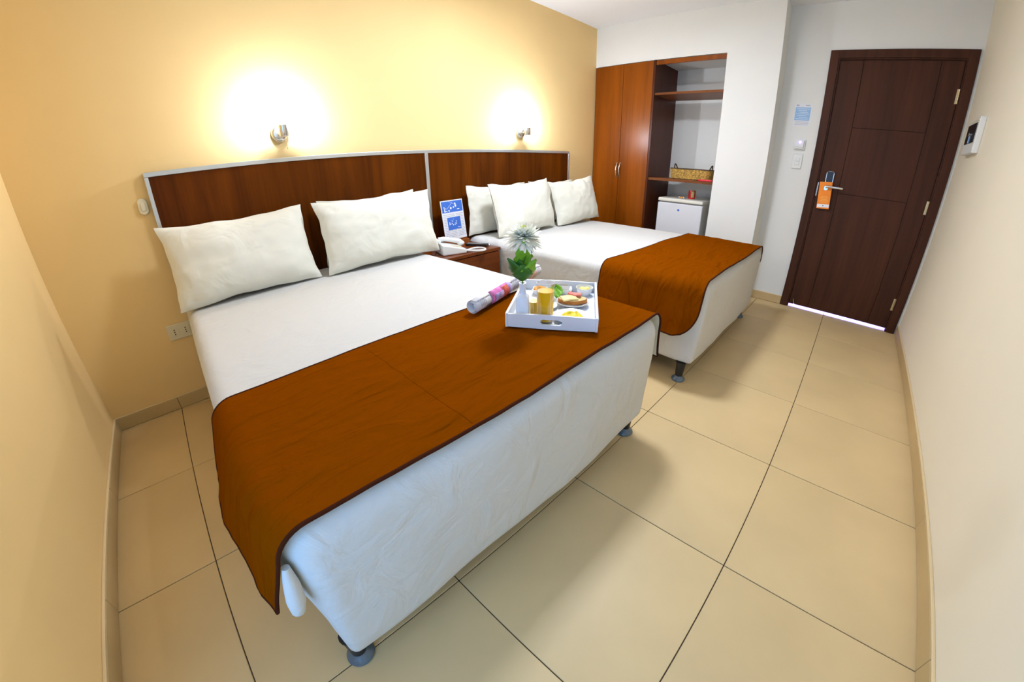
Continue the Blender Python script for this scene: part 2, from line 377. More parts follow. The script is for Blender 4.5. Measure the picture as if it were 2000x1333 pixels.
# ------------------------------------------------------------------ entrance door
dr = thing('door_1', 'very dark brown wooden entrance door in its frame', 'door', (XD, (DY0+DY1)/2, 0), kind='structure')
dc = (DY0+DY1)/2
def Y(y): return y-dc
FX0, FX1 = -.014, .03      # frame casing depth relative to wall face
dm = M['door_wood']
MB().box(FX0, FX1, Y(-2.046), Y(-2.108), 0, 2.108).build('frame_jamb', dm, dr, bevel=.002)
MB().box(FX0, FX1, Y(-2.940), Y(-3.003), 0, 2.108).build('frame_jamb', dm, dr, bevel=.002)
MB().box(FX0, FX1, Y(-2.108), Y(-2.940), 2.048, 2.108).build('frame_head', dm, dr, bevel=.002)
MB().box(-.004,.035, Y(-2.108), Y(-2.117), 0, 2.048).box(-.004,.035, Y(-2.931), Y(-2.94), 0, 2.048).box(-.004,.035, Y(-2.117), Y(-2.931), 2.038, 2.048).build('frame_stop', dm, dr, bevel=.001)
lx0, lx1 = .006, .044
LB = .026
lf = MB().box(lx0+.006, lx1, Y(-2.1175), Y(-2.9305), LB, 2.0375).build('door_leaf', dm, dr)
def pnl(name, y0, y1, z0, z1): return MB().box(lx0, lx0+.010, Y(y0)-.0015, Y(y1)+.0015, z0+.0015, z1-.0015).build(name, dm, lf, bevel=.0012, seg=1)
pnl('stile', -2.121, -2.285, LB, 2.034); pnl('stile', -2.785, -2.929, LB, 2.034)
pnl('panel', -2.285, -2.785, 1.54, 2.034); pnl('panel', -2.285, -2.785, 1.03, 1.54); pnl('panel', -2.285, -2.785, LB, 1.03)
for zc in (1.80, 1.015, .235):
    h = MB()
    for k in range(5): h.cyl((lx0-.004, Y(-2.931), zc-.05+k*.02+.001), (lx0-.004, Y(-2.931), zc-.05+k*.02+.018), .0055, n=10)
    h.box(lx0-.001, lx0+.0, Y(-2.915), Y(-2.931), zc-.05, zc+.05)
    h.build('hinge', M['brass'], dr, smooth=40)
# lock plate with lever
lk = MB().prism(rrect(.062,.185,.022), .016, Matrix.Translation((lx0, Y(-2.200), 1.105)) @ Matrix.Rotation(-PI/2,4,'Y') @ Matrix.Rotation(PI/2,4,'Z')).build('lock_plate', M['chrome'], dr, bevel=.003, smooth=40)
MB().prism(rrect(.050,.088,.012), .003, Matrix.Translation((lx0-.016, Y(-2.200), 1.150)) @ Matrix.Rotation(-PI/2,4,'Y') @ Matrix.Rotation(PI/2,4,'Z')).build('reader_window', M['black_pl'], lk)
MB().cyl((lx0-.014,Y(-2.195),1.072),(lx0-.055,Y(-2.195),1.072),.011,n=14).tube([(lx0-.052,Y(-2.188),1.072),(lx0-.057,Y(-2.23),1.073),(lx0-.055,Y(-2.28),1.072),(lx0-.050,Y(-2.315),1.070)],[.010,.0105,.0105,.010],n=12).build('lever', M['chrome'], lk, smooth=50)
MB().box(lx0-.0015, lx0+.004, Y(-2.118), Y(-2.126), .99, 1.10).build('strike_plate', M['alu'], dr)
for zq in (1.065,1.045,1.025): MB().ball((lx0-.003,Y(-2.112),zq),.004,n=8,k=6).build('screw', M['chrome'], dr)
MB().cyl((.0,Y(-2.15),.075),(-.035,Y(-2.165),.045),.004,n=8).ball((-.035,Y(-2.165),.045),.007,n=8,k=6).build('door_stop_pin', M['chrome'], dr, smooth=50)
# door hanger card
dh = thing('door_hanger', 'orange do-not-disturb card hanging from the door lever', 'card', (XD+lx0-.032, -2.198, .895))
mt = Matrix.Rotation(-PI/2,4,'Y') @ Matrix.Rotation(-PI/2,4,'Z')   # local (x,y)->(+-y world, z)
def card_pts():
    out = rrect(.096,.215,.004,n=5,cy=.1075); return out
hole = [(.018*math.cos(2*PI*k/24), .166+.018*math.sin(2*PI*k/24)) for k in range(24)]
outer = rrect(.096,.215,.004,n=5,cy=.1075)
# align 24 outline points with the hole by direction
outer.sort(key=lambda p: math.atan2(p[1]-.166, p[0])); hole.sort(key=lambda p: math.atan2(p[1]-.166, p[0]))
tilt = Matrix.Rotation(math.radians(-4),4,'X')
MB().ringprism(outer, hole, .0012, tilt @ mt).build('card', M['hang_orange'], dh)
MB().box(-.0024,-.0012,-.046,.046,.010,.036, tilt).build('white_band', M['print_white'], dh)
hl = MB()
for k,(wd_,zz) in enumerate(((.022,.098),(.030,.086),(.024,.074),(.032,.062),(.028,.050))): hl.box(-.0022,-.0012,-wd_,wd_,zz,zz+.004, tilt)
hl.build('printed_lines', M['hang_lines'], dh)['kind'] = 'stuff'
MB().box(-.0032,-.0024,-.004,.004,.019,.028, tilt).build('logo_mark', M['ink'], dh)
# corridor beyond the door
struct(MB().box(6.0,6.1,.12,-3.6,-.1,H).build('wall_corridor', M['wall_white']))

# ------------------------------------------------------------------ wardrobe niche
wr = thing('wardrobe', 'warm brown built-in wardrobe with two doors and open shelves', 'wardrobe', (XC, -.66, 0))
def W(y): return y+.66
def ydoor(y0, y1, hy):
    d = MB().box(-.012,.008,W(y0),W(y1),.06,2.078).build('door', M['ward_wood'], wr, bevel=.0015)
    pts = [(-.012-.028*math.sin(PI*k/10)-.002, W(hy), .995+.148*k/10) for k in range(11)]
    MB().tube(pts, .0055, n=10).build('handle', M['chrome'], d, smooth=60)
ydoor(-.012, -.322, -.306); ydoor(-.326, -.634, -.342)
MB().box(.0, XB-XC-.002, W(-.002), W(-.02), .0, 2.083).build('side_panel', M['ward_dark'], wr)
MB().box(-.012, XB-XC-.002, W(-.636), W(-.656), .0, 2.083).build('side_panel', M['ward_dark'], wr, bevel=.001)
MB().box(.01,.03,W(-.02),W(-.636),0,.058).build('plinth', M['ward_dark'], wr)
MB().box(.0,.018,W(-.657),W(YOP+.001),2.040,2.078).build('fascia', M['ward_wood'], wr)
MB().box(.0,.40,W(-.657),W(YOP+.001),1.772,1.792).build('shelf', M['shelf_wood'], wr, bevel=.001)
MB().box(.0,.40,W(-.657),W(YOP+.001),.990,1.014).build('shelf', M['shelf_wood'], wr, bevel=.001)
# mini fridge
fr = thing('mini_fridge', 'small white mini fridge standing in the open niche', 'fridge', (4.54,-.985,0))
fy0, fy1 = -.225, .228
MB().box(-.165,.24,fy0+.006,fy1-.006,.02,.822).build('body', M['fridge_side'], fr, bevel=.008)
fd = MB().box(-.205,-.168,fy0,fy1,.05,.785).build('door', M['fridge'], fr, bevel=.008, seg=3)
MB().box(-.212,.235,fy0,fy1,.795,.83).build('worktop', M['fridge_trim'], fr, bevel=.012, seg=3)
MB().lathe([(.001,.003),(.010,.003),(.011,0),(.001,0)],16,Matrix.Translation((-.205,.008,.723)) @ Matrix.Rotation(-PI/2,4,'Y')).build('badge', M['print_blue'], fd)
MB().box(-.170,-.164,fy0+.003,fy1-.003,.055,.785).build('door_gasket', M['grey_pl'], fr)
for sx in (-.14,.2):
    for sy in (-.19,.19): MB().cyl((sx,sy,0),(sx,sy,.022),.016,n=10).build('foot', M['black_pl'], fr)
# can on the fridge
cn = thing('drink_can', 'red and gold printed tin can standing on the mini fridge', 'can', (4.50,-1.035,.8302))
MB().lathe([(.001,0),(.030,0),(.034,.005),(.034,.079),(.031,.085),(.001,.085)],24).build('body', M['can_red'], cn, smooth=40)
MB().lathe([(.0335,.0),(.0355,.002),(.0355,.004),(.0335,.005)],24,Matrix.Translation((0,0,.081))).build('rim', M['can_metal'], cn, smooth=40)
MB().grid(7,2,lambda a,b:(.0345*math.cos(lerp(3.3,4.2,a)),.0345*math.sin(lerp(3.3,4.2,a)),lerp(.014,.075,b))).build('gold_label', M['can_gold'], cn, smooth=60, solid=.0004)
sw = thing('wrapped_sweet', 'tiny orange wrapped sweet beside the red can', 'sweet', (4.44,-.955,.8305))
MB().ball((0,0,.008),.010,.016,.008,n=10,k=6).build('candy', M['orange'], sw, smooth=60)
for sg in (-1,1): MB().cyl((0,sg*.014,.008),(0,sg*.028,.009),.002,.009,n=8).build('wrapper_end', M['paper'], sw, smooth=60)
rp = tag(MB().prism(rrect(.085,.13,.01,cx=0),.016).build('red_packet', M['red_pack'], bevel=.005, loc=(4.325,-1.215,1.0142)), 'small glossy red packet at the front of the lower shelf', 'packet')
# basket
bk = thing('wicker_basket', 'long gold-brown wicker basket on the lower wardrobe shelf', 'basket', (4.475,-1.025,1.0143))
bw, bd, bh = .40, .17, .098
def bpt(a, t, off=0):
    # perimeter param a 0..1, height t 0..1
    sc = lerp(.95, 1.0, t); w2, d2 = bw/2*sc+off, bd/2*sc+off; r = .03; per = rrect(2*d2, 2*w2, r, n=6); n = len(per); q = a*n; i = int(q) % n; f = q-int(q)
    p0, p1 = per[i], per[(i+1)%n]; return (lerp(p0[0],p1[0],f), lerp(p0[1],p1[1],f), .004+t*(bh-.008))
NB = 84
wv = MB()
for rrow in range(9):
    pts = [bpt(k/NB, (rrow+.5)/9, .0022*(1 if (k+rrow) % 2 else -1)) for k in range(NB)]
    wv.tube(pts, .0052, n=6, closed=True)
wv.build('weave', M['basket'], bk, smooth=60)
st = MB()
for k in range(0, NB, 3): st.tube([bpt(k/NB,0), bpt(k/NB,1)], .003, n=5)
st.build('stakes', M['basket_dark'], bk, smooth=60)['kind'] = 'stuff'
MB().tube([bpt(k/NB,1.03) for k in range(NB)], .0065, n=8, closed=True).build('rim', M['basket_dark'], bk, smooth=60)
MB().box(-bd/2+.008,bd/2-.008,-bw/2+.012,bw/2-.012,0,.006).build('bottom', M['basket_dark'], bk)
for sg in (-1,1):
    MB().tube([(-.04+.08*k/10, sg*(bw/2-.028+.012*math.sin(PI*k/10)), bh-.004+.046*math.sin(PI*k/10)) for k in range(11)], .006, n=8).build('handle', M['basket_dark'], bk, smooth=60)

# ------------------------------------------------------------------ headboard
hb = thing('headboard', 'long dark veneer headboard with aluminium edging spanning both beds', 'headboard', (2.175,-.001,.25))
def X(x): return x-2.175
HT = 1.238-.25
MB().box(X(.558),X(2.160),-.027,0,0,HT-.02).build('panel', M['hb_wood'], hb)
MB().box(X(2.184),X(3.792),-.027,0,0,HT-.02).build('panel', M['hb_wood'], hb)
MB().box(X(.541),X(3.808),-.032,0,HT-.022,HT).build('edge_trim', M['alu'], hb, bevel=.002)
MB().box(X(.541),X(.5595),-.032,0,0,HT-.022).build('edge_trim', M['alu'], hb, bevel=.002)
MB().box(X(3.7905),X(3.808),-.032,0,0,HT-.022).build('edge_trim', M['alu'], hb, bevel=.002)
MB().box(X(2.159),X(2.185),-.032,0,0,HT-.022).build('divider_trim', M['alu'], hb, bevel=.002)

# ------------------------------------------------------------------ wall lamps
def wall_lamp(x, z, label):
    t = thing('wall_lamp', label, 'lamp', (x,0,z), group='reading lamps above the headboard')
    ry = Matrix.Rotation(PI/2,4,'X')
    MB().lathe([(.001,.026),(.030,.026),(.042,.018),(.046,.006),(.046,0),(.001,0)],28,ry).build('wall_plate', M['chrome'], t, smooth=40)
    MB().cyl((0,-.024,0),(0.004,-.07,.002),.008,n=12).build('arm', M['chrome'], t, smooth=50)
    hd = Matrix.Translation((.004,-.085,-.022))
    MB().lathe([(.0005,0),(.024,0),(.026,.003),(.026,.060),(.0235,.060),(.0235,.012),(.0005,.010)],24,hd).build('lamp_head', M['chrome'], t, smooth=40)
    MB().lathe([(.0005,.012),(.010,.012),(.013,.030),(.012,.046),(.0005,.054)],16,hd).build('bulb', M['bulb'], t, smooth=60)
    sw = MB().tube([(.004,-.095,-.022),(.005,-.097,-.05),(.008,-.098,-.082)], .0018, n=6).ball((.008,-.098,-.084),.004,n=8,k=6).build('pull_switch', M['brass'], t, smooth=60)
    l = bpy.data.lights.new('wall_lamp_light','POINT'); l.energy = LAMP_W; l.color = (.77,.84,1.0); l.shadow_soft_size = .018
    lo = bpy.data.objects.new('wall_lamp_light', l); COL.objects.link(lo); lo.parent = t; lo.location = (.004,-.085,.056)
wall_lamp(1.229, 1.367, 'chrome reading lamp on the wall above the bed with the tray')
wall_lamp(3.141, 1.378, 'chrome reading lamp on the wall nearer the wardrobe')
# bed switch and outlet on the yellow wall
bs = thing('light_switch', 'oval ivory switch on the yellow wall beside the headboard', 'switch', (.503,0,1.086))
rx = Matrix.Rotation(PI/2,4,'X')
MB().prism(rrect(.046,.080,.0225,n=8),.014,rx).build('plate', M['ivory_pl'], bs, bevel=.005, seg=3, smooth=50)
MB().prism(rrect(.022,.044,.0105,n=8),.018,rx).build('rocker', M['ivory_pl'], bs, bevel=.003, smooth=50)
ot = thing('wall_outlet', 'white double power outlet low on the yellow wall by the bed', 'outlet', (.482,0,.434))
MB().prism(rrect(.128,.084,.006),.009,rx).build('plate', M['ivory_pl'], ot, bevel=.003, smooth=40)
for sx in (-.028,.028):
    md = MB().prism(rrect(.044,.046,.003,cx=sx),.011,rx).build('socket', M['ivory_pl'], ot, bevel=.001)
    for zz in (-.012,0,.012): MB().cyl((sx,-.0105,zz),(sx,-.0118,zz),.0032,n=10).build('hole', M['dark_hole'], md)

# ------------------------------------------------------------------ fittings by the door
ps = thing('notice_sheet', 'white notice sheet with blue text block on the wall by the door', 'notice', (XD,-1.904,1.532))
MB().box(-.0012,0,-.066,.066,0,.178).build('sheet', M['paper'], ps)
MB().box(-.0018,-.0012,-.058,.058,.045,.148).build('blue_block', M['print_lblue'], ps)
tl = MB()
for k in range(7): tl.box(-.0023,-.0018,-.050+.01*(k%3),.050-.012*((k*2)%3),.056+k*.013,.059+k*.013)
tl.build('text_lines', M['print_white'], ps)['kind'] = 'stuff'
t2 = MB().box(-.0018,-.0012,.035,.055,.158,.168).box(-.0018,-.0012,-.05,-.015,.160,.166)
for k in range(3): t2.box(-.0018,-.0012,-.055,.05,.010+k*.011,.013+k*.011)
t2.build('grey_text', M['ink_grey'], ps)['kind'] = 'stuff'
cs = thing('card_switch', 'white square key-card switch with a blue light by the door', 'switch', (XD,-1.922,1.385))
rxd = Matrix.Rotation(-PI/2,4,'Y') @ Matrix.Rotation(-PI/2,4,'Z')
MB().prism(rrect(.088,.088,.006),.012,rxd).build('plate', M['white_pl'], cs, bevel=.003, smooth=40)
MB().prism(rrect(.066,.070,.004),.026,rxd).build('card_slot', M['white_pl'], cs, bevel=.003, smooth=40)
MB().lathe([(.005,0),(.011,0),(.011,.003),(.005,.003),(.005,0)],20,Matrix.Translation((-.026,-.004,.018)) @ Matrix.Rotation(-PI/2,4,'Y')).build('light_ring', M['led'], cs)
MB().box(-.027,-.026,-.025,.025,-.022,-.019).build('slot_line', M['grey_pl'], cs)
rs = thing('rocker_switch', 'white upright rocker switch under the key-card switch', 'switch', (XD,-1.925,1.250))
MB().prism(rrect(.076,.118,.006),.010,rxd).build('plate', M['white_pl'], rs, bevel=.003, smooth=40)
MB().prism(rrect(.036,.030,.003,cy=.016),.015,rxd).build('rocker', M['white_pl'], rs, bevel=.002)
MB().prism(rrect(.036,.030,.003,cy=-.016),.015,rxd).build('rocker', M['white_pl'], rs, bevel=.002)
cb = thing('control_box', 'white wall box with a black window on the right wall near the door', 'control box', (4.04,YR,1.495))
MB().box(-.15,.15,0,.034,-.105,.105).build('case', M['white_pl'], cb, bevel=.005)
MB().box(-.118,.118,.034,.038,-.042,.072).build('window', M['black_pl'], cb)
MB().cyl((.01,.036,.012),(.01,.046,.012),.010,n=14).box(.006,.014,.038,.042,-.040,.010).build('toggle', M['chrome'], cb, smooth=40)
MB().box(-.13,.13,.034,.036,.082,.094).build('vent_slot', M['ivory_pl'], cb)

# ------------------------------------------------------------------ beds
ZT = .585; ZBOT = .118
def rbox(x0,x1,y0,y1,z0,z1,r0,n=(40,48,14),fn=None,rb=.022):
    """rounded box as a welded grid"""
    mb = MB(); c = Vector(((x0+x1)/2,(y0+y1)/2,(z0+z1)/2)); h = Vector(((x1-x0)/2,(y1-y0)/2,(z1-z0)/2))
    def pt(p):
        r = lerp(rb, r0, smooth(-1,1,p.z/h.z))
        q = Vector((max(-h.x+r,min(h.x-r,p.x)),max(-h.y+r,min(h.y-r,p.y)),max(-h.z+r,min(h.z-r,p.z))))
        d = p-q; v = q + (d.normalized()*r if d.length > 1e-9 else d)
        v = c+v
        return fn(v) if fn else v
    def face(ax, s):
        a, b = [k for k in range(3) if k != ax]; na, nb = n[a], n[b]
        def f(u, w):
            p = Vector((0,0,0)); p[ax] = s*h[ax]
            # cluster samples near the edges
            def cl(t): return math.sin((t-.5)*PI)*.5*.35+(t-.5)*.65+.5
            p[a] = (2*cl(u)-1)*h[a]; p[b] = (2*cl(w)-1)*h[b]; return pt(p)
        mb.grid(na, nb, f)
    for ax in range(3):
        for s in (-1,1): face(ax, s)
    return mb
def bed(x0, x1, label, seed):
    xc = (x0+x1)/2; t = thing('bed', label, 'bed', (xc,-.96,0), group='double beds with white sheets')
    def fn(v):
        # local coordinates: x centred, y from headboard to foot
        dz = (ZT-v.z)/(ZT-ZBOT)
        k = smooth(.25,1,dz)
        v = v.copy()
        v.x -= math.copysign(.026*k*smooth(.1,.68,abs(v.x)), v.x)
        if v.y < -.5: v.y += .010*k
        v.x -= math.copysign(.030*(1-.7*k)*smooth(.80,.935,-v.y)*smooth(.1,.68,abs(v.x)), v.x)
        q = Vector((v.x*2.2+seed, v.y*2.2, v.z*3))
        a = noise.noise(q)*.006 + noise.noise(q*4.1)*.0022
        side = 1 if dz > .12 else .35
        v.z += a*(.3 if dz < .2 else .15)
        if v.y < -.88: v.y += a*side + .004*math.sin(v.x*9+seed)*math.sin(dz*5)
        if abs(v.x) > (x1-x0)/2-.05: v.x += a*side*.9
        if dz > .9: v.z += .006*noise.noise(Vector((v.x*5+seed,v.y*5,1)))
        return v
    w2 = (x1-x0)/2
    mt_ = rbox(-w2,w2,-.935,.925,ZBOT,ZT,.058,(64,72,24),fn).build('mattress', M['sheet'], t, smooth=75)
    mt_['label'] = 'white sheet-covered mattress and base'
    MB().box(-w2+.09,w2-.09,-.84,.88,ZBOT-.015,ZBOT+.02).build('bed_base', M['under'], t)
    for sx in (-1,1):
        for yy in (-.862,.80):
            X0 = sx*(w2-.052)
            lg = MB().lathe([(.022,.03),(.026,.10),(.030,ZBOT)],16,Matrix.Translation((X0,yy,0))).build('leg', M['black_leg'], t, smooth=50)
            MB().lathe([(.001,0),(.036,0),(.039,.006),(.036,.014),(.024,.022),(.018,.034),(.001,.034)],24,Matrix.Translation((X0,yy,0))).build('foot', M['grey_foot'], lg, smooth=40)
    return t
B1 = (.545, 1.965); B2 = (2.478, 3.888)
bed(B1[0], B1[1], 'white double bed nearest the yellow corner, with the breakfast tray', 0.0)
bed(B2[0], B2[1], 'white double bed next to the wardrobe', 5.3)

# ------------------------------------------------------------------ runners
def runner(x0, x1, yb, yf, label, seed, ldrop, rdrop, lflare, rflare, tip=0.0):
    xc = (x0+x1)/2; t = thing('bed_runner', label, 'bed runner', (xc,(yb+yf)/2,ZT), group='brown runners across the bed feet')
    yc = (yb+yf)/2; w2 = (x1-x0)/2
    N, Q = 150, 56
    def path(s, drop_l, drop_r):
        # s in metres measured from bed centre along the cloth; returns x,z offset (z rel. ZT) and normal
        r = .060
        flat = w2-r+.003; arc = r*PI/2*.93
        sg = -1 if s < 0 else 1; a = abs(s); fl_ = lflare if s < 0 else rflare
        if a <= flat: return sg*a, .0, 0.0, 1.0
        a -= flat
        if a <= arc:
            th = a/r; return sg*(flat+r*math.sin(th)), -r*(1-math.cos(th)), sg*math.sin(th), math.cos(th)
        th = arc/r; px, pz = flat+r*math.sin(th), -r*(1-math.cos(th)); a -= arc
        fa = fl_
        return sg*(px+a*math.sin(fa)), pz-a*math.cos(fa), sg*math.cos(fa), math.sin(fa)
    base = w2-.060+.003+.060*PI/2*.93
    def P(u, v, off):
        # u 0..1 left hem to right hem, v 0..1 back to front
        sl = -(base+ldrop), base+rdrop
        s = lerp(sl[0], sl[1], u); y = lerp(yb, yf, v)-yc
        x, z, nx, nz = path(s, ldrop, rdrop)
        over = max(0, abs(s)-(w2-.10))
        q = Vector((s*3+seed, y*5, seed))
        wr = noise.noise(q)*.005 + noise.noise(Vector((s*2.0+seed, y*16, 2)))*.008 + noise.noise(Vector((s*9, y*22+seed, 4)))*.0015
        edge = smooth(.55,1,v)
        wr += edge*.004*noise.noise(Vector((s*11+seed, 0, 3)))
        wr = abs(wr)*.6 + .0008
        if over > .05: wr += .010*smooth(.05,.3,over)*(1+math.sin(y*14+seed+s))
        # front corner droops to a tip
        if over > 0 and tip:
            k = smooth(.05,.30,over)*smooth(.35,1,v)
            sg = -1 if s < 0 else 1
            z -= (.015*k if s < 0 else .0); 
            if s < 0: x -= .0*k; y += .03*k
        # slight sway of front edge
        y += .008*noise.noise(Vector((s*2.2+seed, 7, 1)))*(2*v-1)
        # rounded hem corners
        if over > 0:
            if tip:
                c = smooth(.16,.34,over); y += (c*c)*.06*max(-.6,(2*v-1))*(1 if v < .5 else -.15)*abs(2*v-1)**1.5
            else:
                c = min(.999, max(0, (over-.21)/.156)); y += .11*(1-math.sqrt(1-c*c))*(2*v-1)*abs(2*v-1)
        x -= (1 if s > 0 else -1)*.024*smooth(.80,.925,-(y+yc+.96))*smooth(w2-.25,w2-.02,abs(s)) if s < 0 else 0
        h = wr+off
        return (x+nx*h, y, z+nz*h+.002)
    top = MB().grid(N, Q, lambda u, v: P(u, v, .0115)).build('fabric', M['runner'], t, smooth=80, fix=False)
    MB().grid(N, 26, lambda u, v: P(u, v, .0065)).build('lining', M['lining'], t, smooth=80, fix=False)
    hem = [P(i/(N-1), 1, .009) for i in range(N)] + [P(1, 1-j/20, .009) for j in range(1,20)] + [P(1-i/(N-1), 0, .009) for i in range(N)] + [P(0, j/20, .009) for j in range(1,20)]
    MB().tube(hem, .0045, n=8, closed=True).build('piping', M['piping'], t, smooth=80)
    # stitched seam across the top
    su = .36
    MB().tube([P(su, .02+.96*j/40, .0117) for j in range(41)], .0009, n=5).build('seam', M['runner'], t, smooth=80)
    return t, P
runner(B1[0], B1[1], -1.315, -1.878, 'brown runner under the breakfast tray across the nearer bed', 1.7, .135, .150, math.radians(17), math.radians(6), tip=1)
ROOT1 = [o for o in COL.objects if o.name == 'bed_runner'][0]
lf_ = Vector((.5,-1.87,.45))-ROOT1.location
fold = MB().tube([(.561-1.255,-1.868+1.5965,.515-ZT),(.555-1.255,-1.872+1.5965,.470-ZT),(.547-1.255,-1.874+1.5965,.425-ZT),(.540-1.255,-1.873+1.5965,.392-ZT),(.537-1.255,-1.872+1.5965,.380-ZT)],[.008,.016,.019,.014,.005],n=12)
fold.build('lining_fold', M['sheet'], ROOT1, smooth=80)
runner(B2[0], B2[1], -1.285, -1.880, 'brown runner across the foot of the bed next to the wardrobe', 6.2, .235, .07, math.radians(6), math.radians(2), tip=0)
# ------------------------------------------------------------------ pillows
def pillow(label, cx, yb, zb, w, h, T, lean, yaw=0, roll=0, seed=0, group='white pillows', sag=.0):
    """stands on its long lower edge at (cx,yb,zb) and leans back by `lean`"""
    t = thing('pillow', label, 'pillow', (cx,yb,zb), yaw, group=group)
    NU, NV = 44, 30
    R_ = Matrix.Rotation(-lean,4,'X') @ Matrix.Rotation(roll,4,'Y')
    def f(side):
        def g_(u, v):
            a, b = 2*u-1, 2*v-1
            # pulled-in edges with pointed corners
            ax = a*(1-.060*(1-b*b)*1.0); bz = b*(1-.075*(1-a*a))
            bz -= .055*(1-abs(a))**1.0*(1 if b > 0 else 0)*b + sag*a*(b+1)*.5
            prof = max(0,1-abs(a)**2.6)**.55 * max(0,1-abs(b)**2.4)**.55
            th = T/2*prof*(1.0-.18*b)
            q = Vector((a*1.6+seed, b*1.6, side*2+seed))
            wv = noise.noise(q)*.009 + noise.noise(q*2.7)*.004 + noise.noise(Vector((a*7+seed, b*2.5, side)))*.0035
            edge = 1-prof
            wv += edge*noise.noise(Vector((a*9+seed,b*9,side)))*.007
            th = th + wv*min(1,prof*2.2)
            x = ax*w/2 + noise.noise(Vector((b*2.5+seed,9,0)))*.010*abs(a); z = h/2 + bz*h/2 + noise.noise(Vector((a*2.5+seed,5,0)))*.010*abs(b)
            # settle onto the mattress at the foot of the pillow
            p = Vector((x, -side*(-1)*max(th, .0008 if side > 0 else .0008)*1.0, z))
            p.y = side*max(th,.0015)
            p = R_ @ p
            p.z = max(p.z, .0015)
            return p
        return g_
    mb = MB().grid(NU, NV, f(-1)); mb.grid(NU, NV, f(1))
    o = mb.build('cushion', M['pillow'], t, smooth=70)
    # flat stitched border of the pillow case
    return t
ZP = ZT+.006
pillow('white pillow at the left end of the nearer bed, by the power outlet', .885, -.285, ZP, .72, .42, .19, math.radians(21), seed=1.1, group='pillows on the nearer bed')
pillow('white pillow in front on the nearer bed beside the telephone', 1.655, -.315, ZP, .76, .405, .18, math.radians(13), seed=4.2, group='pillows on the nearer bed')
pillow('white pillow mostly hidden behind another on the nearer bed', 1.675, -.098, ZP, .66, .392, .10, math.radians(2), seed=8.3, group='pillows on the nearer bed')
pillow('white pillow at the back left of the far bed beside the info stand', 2.780, -.100, ZP, .64, .38, .10, math.radians(2), seed=2.7, group='pillows on the far bed')
pillow('white pillow leaning in front on the far bed, behind the flower', 2.915, -.315, ZP, .72, .41, .18, math.radians(13), yaw=math.radians(3), roll=-.03, seed=6.6, group='pillows on the far bed')
pillow('white pillow mostly hidden at the back right of the far bed', 3.470, -.100, ZP, .64, .385, .10, math.radians(2), seed=9.9, group='pillows on the far bed')
pillow('white pillow leaning in front on the far bed next to the wardrobe', 3.615, -.315, ZP, .62, .41, .17, math.radians(13), yaw=math.radians(-4), roll=-.09, seed=3.8, group='pillows on the far bed')

# ------------------------------------------------------------------ nightstand and what stands on it
NX0, NX1, NYF, NZ = 1.988, 2.470, -.440, .555
ns = thing('nightstand', 'brown veneer nightstand between the two beds', 'nightstand', ((NX0+NX1)/2,-.24,0))
hx = (NX1-NX0)/2
MB().box(-hx,hx,.205,NYF+.24,NZ-.022,NZ).build('top', M['ns_wood'], ns, bevel=.002)
MB().box(-hx+.006,hx-.006,.20,NYF+.24+.022,.05,NZ-.022).build('body', M['ns_wood'], ns, bevel=.001)
for za, zb_ in ((.31,.528),(.07,.300)):
    d = MB().box(-hx+.008,hx-.008,NYF+.24+.004,NYF+.24+.021,za,zb_).build('drawer', M['ns_wood'], ns, bevel=.0015)
    zc = (za+zb_)/2
    MB().tube([(-.07+.14*k/10, NYF+.24+.004-.024*math.sin(PI*k/10), zc) for k in range(11)], .005, n=10).build('handle', M['chrome'], d, smooth=60)
for sx in (-1,1):
    for sy in (.16,-.16): MB().box(sx*(hx-.05)-.02,sx*(hx-.05)+.02,sy-.02,sy+.02,0,.052).build('foot', M['black_leg'], ns)
# info stand
ia = math.radians(8)
it = thing('info_stand', 'upright blue and white information sheet in a wooden stand on the nightstand', 'info stand', (2.312,-.120,NZ+.0003), ia)
MB().box(-.118,.118,-.035,.035,0,.034).build('base', M['stand_wood'], it, bevel=.002)
MB().box(-.118,.118,-.012,.020,.034,.068).build('holder', M['stand_wood'], it, bevel=.002)
tb = Matrix.Translation((0,-.014,.045)) @ Matrix.Rotation(math.radians(-7),4,'X')
sh = MB().box(-.111,.111,-.0015,.0015,0,.285,tb).build('sheet', M['paper'], it)
MB().box(-.104,.104,-.0022,-.0014,.198,.278,tb).build('blue_header', M['print_blue'], sh)
MB().box(-.067,.067,-.0022,-.0014,.072,.162,tb).build('blue_box', M['print_blue'], sh)
dt = MB()
def dot(x,z,r): dt.lathe([(.0001,.0006),(r,.0006),(r,0),(.0001,0)],12, tb @ Matrix.Translation((x,-.0022,z)) @ Matrix.Rotation(PI/2,4,'X'))
def line(x0,z0,x1,z1,w_=.0008):
    a = tb @ Vector((x0,-.0026,z0)); b = tb @ Vector((x1,-.0026,z1)); dt.cyl(a,b,w_,n=5)
for x,z,r in ((-.082,.236,.005),(-.078,.222,.006),(-.078,.209,.007),(-.060,.208,.0055),(-.037,.210,.0065),(-.016,.228,.0085),(.012,.232,.0065),(.034,.241,.0085),(.031,.256,.0075)): dot(x,z,r)
line(-.082,.236,-.055,.224); line(-.055,.224,.006,.270); line(-.03,.276,.03,.250)
for x,z,r in ((-.050,.128,.003),(-.049,.119,.004),(-.049,.111,.004),(-.040,.113,.004),(-.038,.123,.003),(-.024,.116,.004),(-.012,.106,.005),(.006,.108,.004),(.007,.118,.003),(.020,.112,.004),(.021,.122,.0035),(.021,.133,.0035)): dot(x,z,r)
line(-.036,.145,-.010,.128); line(-.024,.128,-.004,.150)
dt.build('logo_dots', M['print_white'], sh)['kind'] = 'stuff'
tx = MB()
